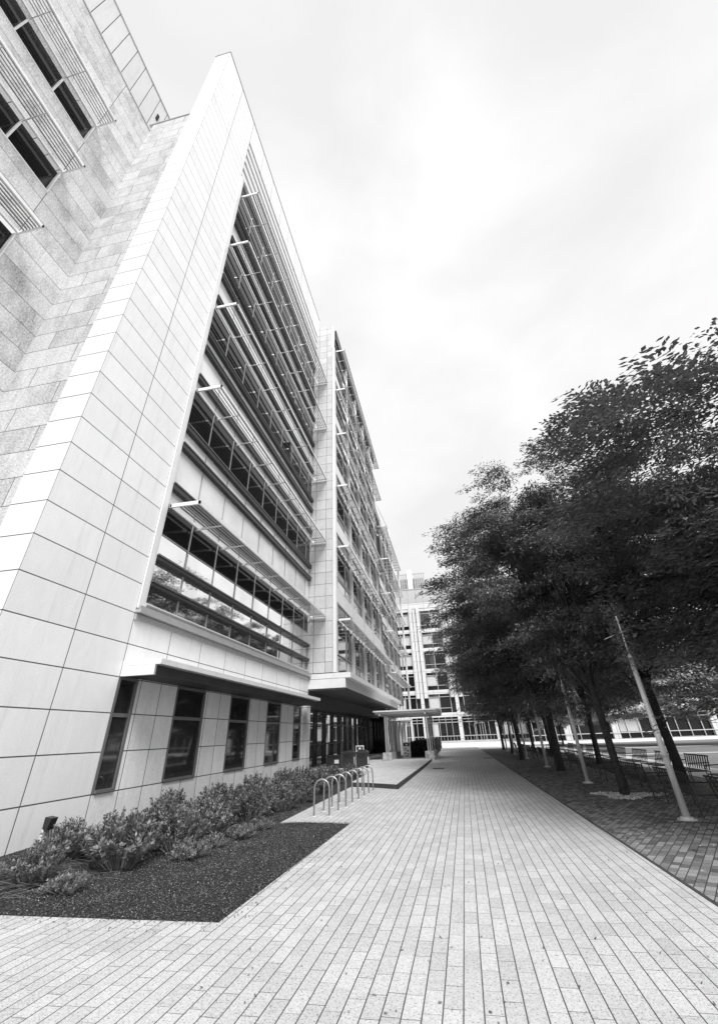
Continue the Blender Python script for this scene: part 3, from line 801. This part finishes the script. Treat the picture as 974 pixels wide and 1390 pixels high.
# ------------------------------------------------------------------ bike racks
def rack():
    t = at0('bike_rack', 'x', 'bike rack', 'row of arched bike racks'); m = MB()
    pts = [(-.19, 0, 0)] + [(-.19, 0, .53)] + [(-.19 * math.cos(a), 0, .53 + .19 * math.sin(a)) for a in [math.pi * q / 12 for q in range(1, 12)]] + [(.19, 0, .53), (.19, 0, 0)]
    m.tube(pts, .021, 10); m.build('hoop', M['racksteel'], t, smooth=True)
    for s in (-1, 1):
        m = MB(); m.tube([(s * .19, 0, .0), (s * .19, 0, .012)], .055, 12); m.build('foot_plate', M['steel'], t)
    return t
rk = rack()
rl = ['nearest arched steel bike rack, at the front of the row', 'second arched bike rack counted from the camera', 'third arched bike rack counted from the camera',
      'fourth arched bike rack counted from the camera', 'fourth arched bike rack counted from the far end', 'third arched bike rack counted from the far end',
      'second to last arched bike rack at the far end', 'farthest arched bike rack, the one beside the terrace kerb']
for i, (x, y) in enumerate([(-3.405, 12.28), (-3.37, 13.05), (-3.32, 13.7), (-3.31, 14.5), (-3.27, 15.2), (-3.24, 15.95), (-3.21, 16.6), (-3.19, 17.35)]):
    o = rk if i == 0 else copy_tree(rk)
    o.location = (x, y, 0); o['label'] = rl[i]; o.rotation_euler.z = R_(rnd.uniform(-3, 3))

# ------------------------------------------------------------------ wall box
t = thing('wall_box', 'small dark hooded box with hanging cables low on the stone wall', 'utility box', (-7.6, 8.62, .3))
m = MB(); m.prism([(-7.598, .36), (-7.50, .33), (-7.46, .50), (-7.598, .52)], 8.44, 8.60); m.build('hood', M['black'], t)
for a in (8.46, 8.52, 8.58):
    m = MB(); m.tube([(-7.53, a, .36), (-7.5, a + .02, .2), (-7.53, a - .05 + (a - 8.46), .03)], .008, 5); m.build('cable', M['rail'], t)
m = MB(); m.box(-7.598, -7.57, 8.45, 8.59, .05, .34); m.build('back_plate', M['fascia'], t)

# ------------------------------------------------------------------ light poles
def pole():
    t = at0('light_pole', 'x', 'light pole', 'slender metal light poles along the trees')
    m = MB(); m.tube([(0, 0, 0), (0, 0, .02)], .17, 20); m.tube([(0, 0, .02), (0, 0, .05)], .11, 16); m.build('base_flange', M['steel'], t)
    m = MB(); m.tube([(0, 0, .05), (0, 0, 2.95)], [.064, .050], 16); m.build('shaft', M['steel'], t, smooth=True)
    m = MB(); m.tube([(0, 0, 1.02), (0, 0, 1.06)], .069, 16); m.build('collar', M['frame'], t)
    m = MB(); m.tube([(0, 0, 2.95), (0, 0, 3.02)], .045, 12); m.tube([(0, 0, 3.02), (0, 0, 3.9)], .02, 8); m.build('top_rod', M['steel'], t)
    m = MB(); m.prism([(-.42, 3.40), (-.42, 3.385), (.1, 3.54), (.1, 3.56)], -.05, .05); m.build('arm', M['alu'], t)
    return t
pl = pole()
pll = ['tall metal light pole nearest the camera, at the right edge', 'second light pole from the camera, between two trunks', 'third light pole from the camera along the paving edge',
       'fourth light pole from the camera, among thin trunks', 'fifth light pole from the camera, far down the row', 'farthest light pole, by the end of the shaded strip']
for i, (x, y) in enumerate([(4.22, 11.5), (4.17, 18.6), (4.24, 26.5), (4.34, 34.1), (4.31, 40.7), (4.4, 47.2)]):
    o = pl if i == 0 else copy_tree(pl)
    o.location = (x, y, 0); o['label'] = pll[i]
# dry vine tangle round the first pole top
vn = thing('vine_tangle', 'dry wiry vine tangle wrapped round the top of the nearest light pole', 'vine', (4.22, 11.5, 3.0)); ORG[vn.name] = Vector((0, 0, 0))
m = MB(); r = random.Random(4)
for _ in range(90):
    a = r.uniform(0, 6.28); z = r.uniform(-.25, 1.2); p_ = Vector((.05 * math.cos(a), .05 * math.sin(a), z)); pts = []
    d = Vector((math.cos(a), math.sin(a), r.uniform(-.5, .8)))
    for k in range(6):
        pts.append(tuple(p_)); d = (d + rv(r) * .8).normalized(); p_ = p_ + d * .075
        hd_ = math.hypot(p_.x, p_.y)
        if hd_ > .28: p_.x *= .28 / hd_; p_.y *= .28 / hd_
    m.tube(pts, .005, 3, False)
for _ in range(420):
    a = r.uniform(0, 6.28); d_ = r.uniform(.05, .3); leafquad(m, Vector((d_ * math.cos(a), d_ * math.sin(a), r.uniform(-.3, 1.2))), rv(r), rv(r), .07, .03)
m.build('stems', M['stem'], vn)

# ------------------------------------------------------------------ benches
def bench(L=1.75):
    t = at0('bench', 'x', 'bench', 'slatted metal benches in rows under the trees')
    m = MB()
    for k in range(6): m.box(-.28 + .095 * k, -.28 + .095 * k + .07, -L / 2, L / 2, .32, .345)
    m.build('seat', M['black'], t)
    m = MB()
    m.tube([(-.38, -L / 2, .72), (-.38, L / 2, .72)], .018, 8)
    for k in range(11):
        y = -L / 2 + .06 + (L - .12) * k / 10
        m.prism([(-.31, .36), (-.30, .36), (-.37, .71), (-.385, .71)], y - .028, y + .028)
    m.build('backrest', M['black'], t)
    for s in (-1, 1):
        for xx, xt in ((-.30, -.30), (.27, .25)):
            m = MB(); m.tube([(xx, s * (L / 2 - .04), 0), (xt, s * (L / 2 - .04), .33)], .016, 8); m.build('leg', M['rail'], t)
        m = MB(); m.tube([(-.345, s * (L / 2 - .01), .55), (.22, s * (L / 2 - .01), .54), (.26, s * (L / 2 - .01), .34)], .014, 6); m.build('armrest', M['rail'], t)
    return t
bn = bench()
ordn = ['first', 'second', 'third', 'fourth', 'fifth', 'sixth', 'seventh', 'eighth', 'ninth', 'tenth', 'eleventh', 'twelfth', 'thirteenth', 'fourteenth', 'fifteenth', 'sixteenth']
cnt = 0
for row, (xr, y0, n, dy) in enumerate([(5.05, 10.3, 14, 2.5), (7.3, 13.2, 12, 2.6)]):
    for k in range(n):
        o = bn if cnt == 0 else copy_tree(bn); cnt += 1
        o.location = (xr + rnd.uniform(-.05, .05), y0 + dy * k, 0); o.rotation_euler.z = R_(rnd.uniform(-3, 3)) + (math.pi if row else 0)
        o['label'] = '%s black slatted bench from the camera in the row %s' % (ordn[k], 'nearer the path' if row == 0 else 'nearer the lawn')

# ------------------------------------------------------------------ trees
def crown_mesh(seed, rad, zc, hz, boughs, sprays, per, L):
    """layered crown: flat drooping boughs, each made of leafy sprays, with gaps between the boughs"""
    r = random.Random(seed); m = MB(); cents = []
    for bi in range(boughs):
        # even spread over the dome with jitter
        zz = 1 - 2 * (bi + .5) / boughs; az = bi * 2.39996 + r.uniform(-.35, .35)
        zz = max(-.8, min(1, zz + r.uniform(-.12, .12))); q_ = math.sqrt(max(0, 1 - zz * zz))
        d = Vector((q_ * math.cos(az), q_ * math.sin(az), zz))
        k = r.uniform(.62, .98) if bi % 4 else r.uniform(.25, .55)
        wid = 1.0 if zz > -.3 else .86
        B = Vector((d.x * rad * k * wid, d.y * rad * k * wid, zc + d.z * hz * k))
        br = rad * r.uniform(.26, .42); bh = br * r.uniform(.28, .42)
        outb = Vector((d.x, d.y, .0)); outb = outb.normalized() if outb.length > .1 else Vector((1, 0, 0))
        for _ in range(sprays):
            e = rv(r) * (r.random() ** .4); e.z = abs(e.z) * 1.0 - .25
            c = B + Vector((e.x * br, e.y * br, e.z * bh)) + outb * (br * .25)
            c.z -= .22 * ((c - B).dot(outb) / br) ** 2 * br
            out = (outb * .8 + Vector((e.x, e.y, 0)) * .9 + Vector((0, 0, r.uniform(-.3, .1)))).normalized()
            cents.append((c, d, k))
            cr = rad * r.uniform(.07, .13)
            side = out.cross(Vector((0, 0, 1))).normalized(); nrm = side.cross(out).normalized()
            for _2 in range(per):
                a = r.uniform(-1, 1); b = r.uniform(-1, 1)
                if a * a + b * b > 1: continue
                q = c + out * (a * cr * 1.5) + side * (b * cr) + nrm * (r.gauss(0, .16) * cr) - Vector((0, 0, 1)) * (max(0, a) ** 2) * cr * .35
                sg = 1 if b > 0 else -1
                ld = (out * r.uniform(.3, 1) + side * sg * r.uniform(.1, 1) + Vector((0, 0, r.uniform(-.5, .15)))).normalized()
                nn = (nrm + rv(r) * .35).normalized()
                leafquad(m, q, ld, nn, L * r.uniform(.65, 1.3), L * .40 * r.uniform(.8, 1.2))
    return m, cents
def tree_proto(name, seed, rad, zc, hz, boughs, sprays, per, L, lm, tr, fork, trunk_h):
    t = at0(name, 'x', 'tree', 'x')
    m, cents = crown_mesh(seed, rad, zc, hz, boughs, sprays, per, L)
    m.build('crown', M[lm], t)
    r = random.Random(seed + 50); k = MB()
    lean = (r.uniform(-.15, .15), r.uniform(-.15, .15))
    k.tube([(0, 0, -.1), (0, 0, .12), (.02, .01, .5), (lean[0] * .5, lean[1] * .5, fork * .6), (lean[0], lean[1], fork), (lean[0] * 1.6, lean[1] * 1.6, fork + (trunk_h - fork) * .5), (lean[0], lean[1], trunk_h)],
           [tr * 1.35, tr * 1.12, tr, tr * .92, tr * .85, tr * .5, tr * .15], 12)
    k.build('trunk', M['bark'], t, smooth=True)
    k = MB(); sel = [c for c in cents if c[2] > .6]; r.shuffle(sel)
    base = Vector((lean[0], lean[1], fork))
    for i in range(9):
        a = 6.28 * i / 9 + r.uniform(-.3, .3); up = r.uniform(.35, 1.0)
        z0 = fork * r.uniform(.85, 1.25) + (i % 3) * .5
        s_ = Vector((lean[0], lean[1], z0)); e = Vector((math.cos(a) * rad * .75, math.sin(a) * rad * .75, zc - hz * .4 + up * hz * .9))
        mid = s_.lerp(e, .45) + Vector((0, 0, .35)) + rv(r) * .2
        k.tube([tuple(s_), tuple(s_.lerp(mid, .5) + rv(r) * .08), tuple(mid), tuple(mid.lerp(e, .5) + rv(r) * .15), tuple(e)], [tr * .48, tr * .4, tr * .3, tr * .18, .015], 7)
        for j in range(5):
            c = min(sel, key=lambda q: (q[0] - (mid.lerp(e, .2 + .16 * j))).length + r.uniform(0, 1.2))[0]
            p0 = mid.lerp(e, .1 + .16 * j); k.tube([tuple(p0), tuple(p0.lerp(c, .5) + rv(r) * .12), tuple(c)], [tr * .16, tr * .1, .008], 5)
    k.build('limbs', M['bark'], t, smooth=True)
    return t
protoA = tree_proto('broadleaf_tree', 1, 4.5, 6.7, 5.5, 62, 26, 85, .165, 'leaf', .16, 2.5, 8.5)
protoB = tree_proto('broadleaf_tree', 2, 4.5, 6.7, 5.5, 62, 26, 85, .165, 'leaf', .16, 2.3, 8.5)
protoC = tree_proto('broadleaf_tree', 3, 4.5, 6.7, 5.5, 62, 20, 60, .22, 'leaf', .15, 2.4, 8.5)
tg = 'dark broadleaf trees in rows beside the path'
# x, y, sxy, sz, proto, label
TR = [(4.35, 15.5, .68, .98, 0, 'dark tree whose thick trunk stands in the pale gravel patch'),
      (4.43, 24.1, 1.08, 1.05, 1, 'second dark tree of the front row, trunk just past the second light pole'),
      (3.95, 33.5, .86, 1.04, 0, 'third dark tree of the front row, tall crown hanging over the path'),
      (4.4, 42.6, .86, 1.04, 2, 'fourth dark tree of the front row, its trunk thin in the distance'),
      (4.5, 51.5, .86, 1.05, 2, 'fifth and farthest dark tree of the front row by the far plaza'),
      (7.9, 9.8, 1.0, .80, 1, 'nearest dark tree whose crown fills the right edge and trunk is outside'),
      (10.8, 14.6, 1.0, .9, 1, 'dark tree nearer the lawn whose crown shows above the nearest light pole, trunk outside'),
      (7.0, 18.3, .95, 1.0, 0, 'dark tree behind the nearest light pole, trunk forked low'),
      (7.0, 27.6, .95, .95, 2, 'second row dark tree with trunk behind the benches, mid distance'),
      (6.7, 38.0, .95, 1.0, 2, 'second row dark tree standing far back beside the white walk'),
      (6.7, 46.8, .95, 1.0, 2, 'farthest second row dark tree beside the white walk')]
pro = [protoA, protoB, protoC]; used = set()
for (x, y, sx, sz, pi, lab) in TR:
    o = pro[pi] if pi not in used else copy_tree(pro[pi]); used.add(pi)
    o.location = (x, y, 0); o.scale = (sx, sx, sz); o.rotation_euler.z = rnd.uniform(0, 6.28); tag(o, lab, 'tree', tg)
lt = tree_proto('young_tree', 7, 3.7, 4.3, 3.0, 46, 16, 55, .26, 'leaflight', .12, 1.5, 5.5)
ll = ['pale leafed young tree nearest the right edge beyond the lawn', 'pale leafed young tree beyond the lawn, right of the forked trunk', 'pale leafed young tree beyond the lawn, seen between the pole and the thick trunk',
      'pale leafed young tree farthest left beyond the lawn', 'pale leafed young tree partly outside the right edge beyond the lawn']
for i, (x, y, s) in enumerate([(24, 46, 1.12), (19.3, 50, 1.05), (15.3, 54, .95), (11.9, 60, .85), (30, 47, 1.2)]):
    o = lt if i == 0 else copy_tree(lt); o.location = (x, y, 0); o.scale = (s, s, s); o.rotation_euler.z = i * 1.7
    tag(o, ll[i], 'tree', 'pale young trees beyond the lawn')

# ------------------------------------------------------------------ shrubs
def shrub_proto(name, seed, rad, h, nst, per, L, lm):
    t = at0(name, 'x', 'shrub', 'x'); r = random.Random(seed); m = MB(); s_ = MB()
    for i in range(nst):
        a = r.uniform(0, 6.28); d = rad * math.sqrt(r.random()); tip = Vector((d * math.cos(a), d * math.sin(a), h * (1 - .5 * (d / rad) ** 2) * r.uniform(.72, 1.08)))
        b0 = Vector((tip.x * .35, tip.y * .35, 0))
        dirn = (tip - b0).normalized()
        s_.tube([tuple(b0), tuple(b0.lerp(tip, .55) + rv(r) * .02), tuple(tip)], [.008, .006, .003], 4, False)
        for k in range(per):
            f = r.uniform(.3, 1.0) ** .8; c = b0.lerp(tip, f)
            aa = r.uniform(0, 6.28); side = (dirn.orthogonal().normalized()); side.rotate(Matrix.Rotation(aa, 3, dirn))
            ld = (dirn * r.uniform(.35, 1.0) + side * r.uniform(.5, 1.0)).normalized()
            nn = (dirn - ld * dirn.dot(ld) + rv(r) * .3).normalized()
            LL = L * r.uniform(.7, 1.2)
            leafquad(m, c + ld * LL * .5, ld, nn, LL, LL * .42)
    m.build('foliage', M[lm], t); s_.build('stems', M['stem'], t)
    return t
sA = shrub_proto('leafy_shrub', 31, .52, .62, 95, 34, .062, 'shrub')
sB = shrub_proto('leafy_shrub', 32, .50, .66, 85, 34, .066, 'shrub')
SH = []
r = random.Random(8)
spots = [(-6.6, 7.95, .9), (-5.95, 6.75, .72), (-6.1, 8.5, 1.02), (-5.35, 7.75, 1.12), (-5.05, 8.75, 1.05), (-5.9, 9.6, 1.1), (-5.0, 9.75, 1.0),
         (-6.6, 10.9, 1.05), (-5.6, 10.9, 1.1), (-4.85, 11.3, 1.0), (-5.2, 12.4, 1.1), (-6.3, 12.6, 1.1), (-4.75, 13.3, .95), (-5.6, 14.0, 1.1),
         (-4.8, 14.8, 1.0), (-6.4, 15.2, 1.1), (-5.4, 16.0, 1.1), (-4.8, 17.0, 1.0), (-6.2, 17.5, 1.1), (-5.2, 18.4, 1.0), (-6.3, 19.7, 1.1), (-5.1, 20.2, 1.0), (-6.0, 21.8, 1.0), (-4.9, 22.3, .9)]
sn = ['leaning thin shrub beside the small wall box', 'sparse low shrub at the left edge of the bed, spilling over straw', 'upright shrub under the first ground floor window',
      'largest dense shrub at the near end of the planting', 'dense shrub just behind the largest one, by the mulch edge', 'tall shrub below the gap between the first two windows', 'full shrub midway along the front of the planting',
      'shrub touching the wall under the second window', 'tall shrub in front of the second window', 'shrub at the bend of the bed by the paved corner', 'shrub just behind the paved corner of the bed',
      'shrub against the wall after the second window', 'shrub level with the nearest bike rack', 'tall shrub in the middle, level with the third bike rack', 'shrub level with the fourth bike rack, at the bed edge',
      'wall side shrub under the third window', 'shrub level with the sixth bike rack', 'bed edge shrub level with the last bike racks', 'wall side shrub before the fourth window', 'shrub beside the terrace corner',
      'wall side shrub under the fourth window', 'bed edge shrub alongside the terrace', 'shrub nearest the tiled column', 'last shrub before the litter bins']
for i, (x, y, s) in enumerate(spots):
    src = sA if i % 2 == 0 else sB
    o = src if i < 2 else copy_tree(src)
    o.location = (x, y, bedz(x, y) - .01); o.scale = (s * r.uniform(1, 1.2), s * r.uniform(1, 1.2), s * r.uniform(.9, 1.05)); o.rotation_euler.z = r.uniform(0, 6.28)
    tag(o, sn[i], 'shrub', 'leafy shrubs along the wall')
lw_ = shrub_proto('low_shrub', 41, .36, .26, 60, 22, .05, 'shrublight')
ls = [(-5.25, 6.5, .8, 'small pale low shrub nearest the front edge of the mulch'), (-4.45, 8.15, .95, 'round pale low shrub standing alone on open mulch'), (-4.5, 9.0, .8, 'pale low shrub behind the round one, on the mulch'),
      (-4.35, 9.85, .85, 'pale low shrub midway along the mulch edge'), (-4.3, 10.7, .8, 'farthest pale low shrub, by the paved corner'), (-6.6, 6.5, .9, 'pale flattened low shrub at the left edge of the frame')]
for i, (x, y, s, lab) in enumerate(ls):
    o = lw_ if i == 0 else copy_tree(lw_); o.location = (x, y, bedz(x, y)); o.scale = (s, s, s); o.rotation_euler.z = i * 1.3; tag(o, lab, 'shrub', 'low pale shrubs on the mulch')
# straw blades
m = MB(); r = random.Random(14)
for _ in range(170):
    x, y = r.gauss(-6.35, .45), r.gauss(6.75, .4)
    if y < 5.75 or x < -7.55: continue
    a = r.gauss(.5, .35); L_ = r.uniform(.2, .55); z = bedz(x, y)
    m.tube([(x, y, z + .01), (x + L_ * .5 * math.cos(a), y + L_ * .5 * math.sin(a), z + r.uniform(.02, .07)), (x + L_ * math.cos(a), y + L_ * math.sin(a), z + r.uniform(.0, .05))], .0035, 3, False)
tag(m.build('dry_grass', M['stem']), 'dry flattened grass blades at the left end of the bed', 'dry grass', kind='stuff')

# ------------------------------------------------------------------ world and sun
SUN_EL, SUN_AZ = R_(50), R_(154)     # azimuth clockwise from +Y: light from the right and behind
wd = bpy.data.worlds.new('World'); scn.world = wd; wd.use_nodes = True
nt = wd.node_tree; nt.nodes.clear()
out = nt.nodes.new('ShaderNodeOutputWorld'); bg = nt.nodes.new('ShaderNodeBackground')
sky = nt.nodes.new('ShaderNodeTexSky'); sky.sky_type = 'NISHITA'; sky.sun_disc = False; sky.sun_elevation = SUN_EL; sky.sun_rotation = SUN_AZ
bw = nt.nodes.new('ShaderNodeRGBToBW'); nt.links.new(sky.outputs[0], bw.inputs[0])
tc = nt.nodes.new('ShaderNodeTexCoord')
mp = nt.nodes.new('ShaderNodeMapping'); mp.inputs['Scale'].default_value = (1, 1, 1.7); nt.links.new(tc.outputs['Generated'], mp.inputs[0])
def wnoise(scale, det, dist, off):
    n = nt.nodes.new('ShaderNodeTexNoise'); n.inputs['Scale'].default_value = scale; n.inputs['Detail'].default_value = det; n.inputs['Distortion'].default_value = dist
    m_ = nt.nodes.new('ShaderNodeMapping'); m_.inputs['Location'].default_value = (off, off * .7, 0); nt.links.new(mp.outputs[0], m_.inputs[0]); nt.links.new(m_.outputs[0], n.inputs['Vector']); return n.outputs['Fac']
c1 = wnoise(2.2, 7, .5, 4.1)
mr = nt.nodes.new('ShaderNodeMapRange'); nt.links.new(c1, mr.inputs[0]); mr.inputs[1].default_value = .38; mr.inputs[2].default_value = .62; mr.inputs[3].default_value = 6.9; mr.inputs[4].default_value = 7.9
mix = nt.nodes.new('ShaderNodeMix'); mix.data_type = 'FLOAT'; mix.inputs[0].default_value = .93
nt.links.new(bw.outputs[0], mix.inputs[2]); nt.links.new(mr.outputs[0], mix.inputs[3])
cc = nt.nodes.new('ShaderNodeCombineColor')
for i in range(3): nt.links.new(mix.outputs[0], cc.inputs[i])
nt.links.new(cc.outputs[0], bg.inputs[0]); bg.inputs[1].default_value = .0535; nt.links.new(bg.outputs[0], out.inputs[0])
sl_ = bpy.data.lights.new('sun', 'SUN'); sl_.energy = 1.5; sl_.angle = R_(24); sl_.color = (1, 1, 1)
so_ = bpy.data.objects.new('sun', sl_); col.objects.link(so_)
d = Vector((math.sin(SUN_AZ) * math.cos(SUN_EL), math.cos(SUN_AZ) * math.cos(SUN_EL), math.sin(SUN_EL)))
so_.rotation_euler = d.to_track_quat('Z', 'Y').to_euler()

scn.view_settings.view_transform = 'Standard'; scn.view_settings.look = 'None'
scn.view_settings.exposure = 1.33; scn.view_settings.gamma = 1
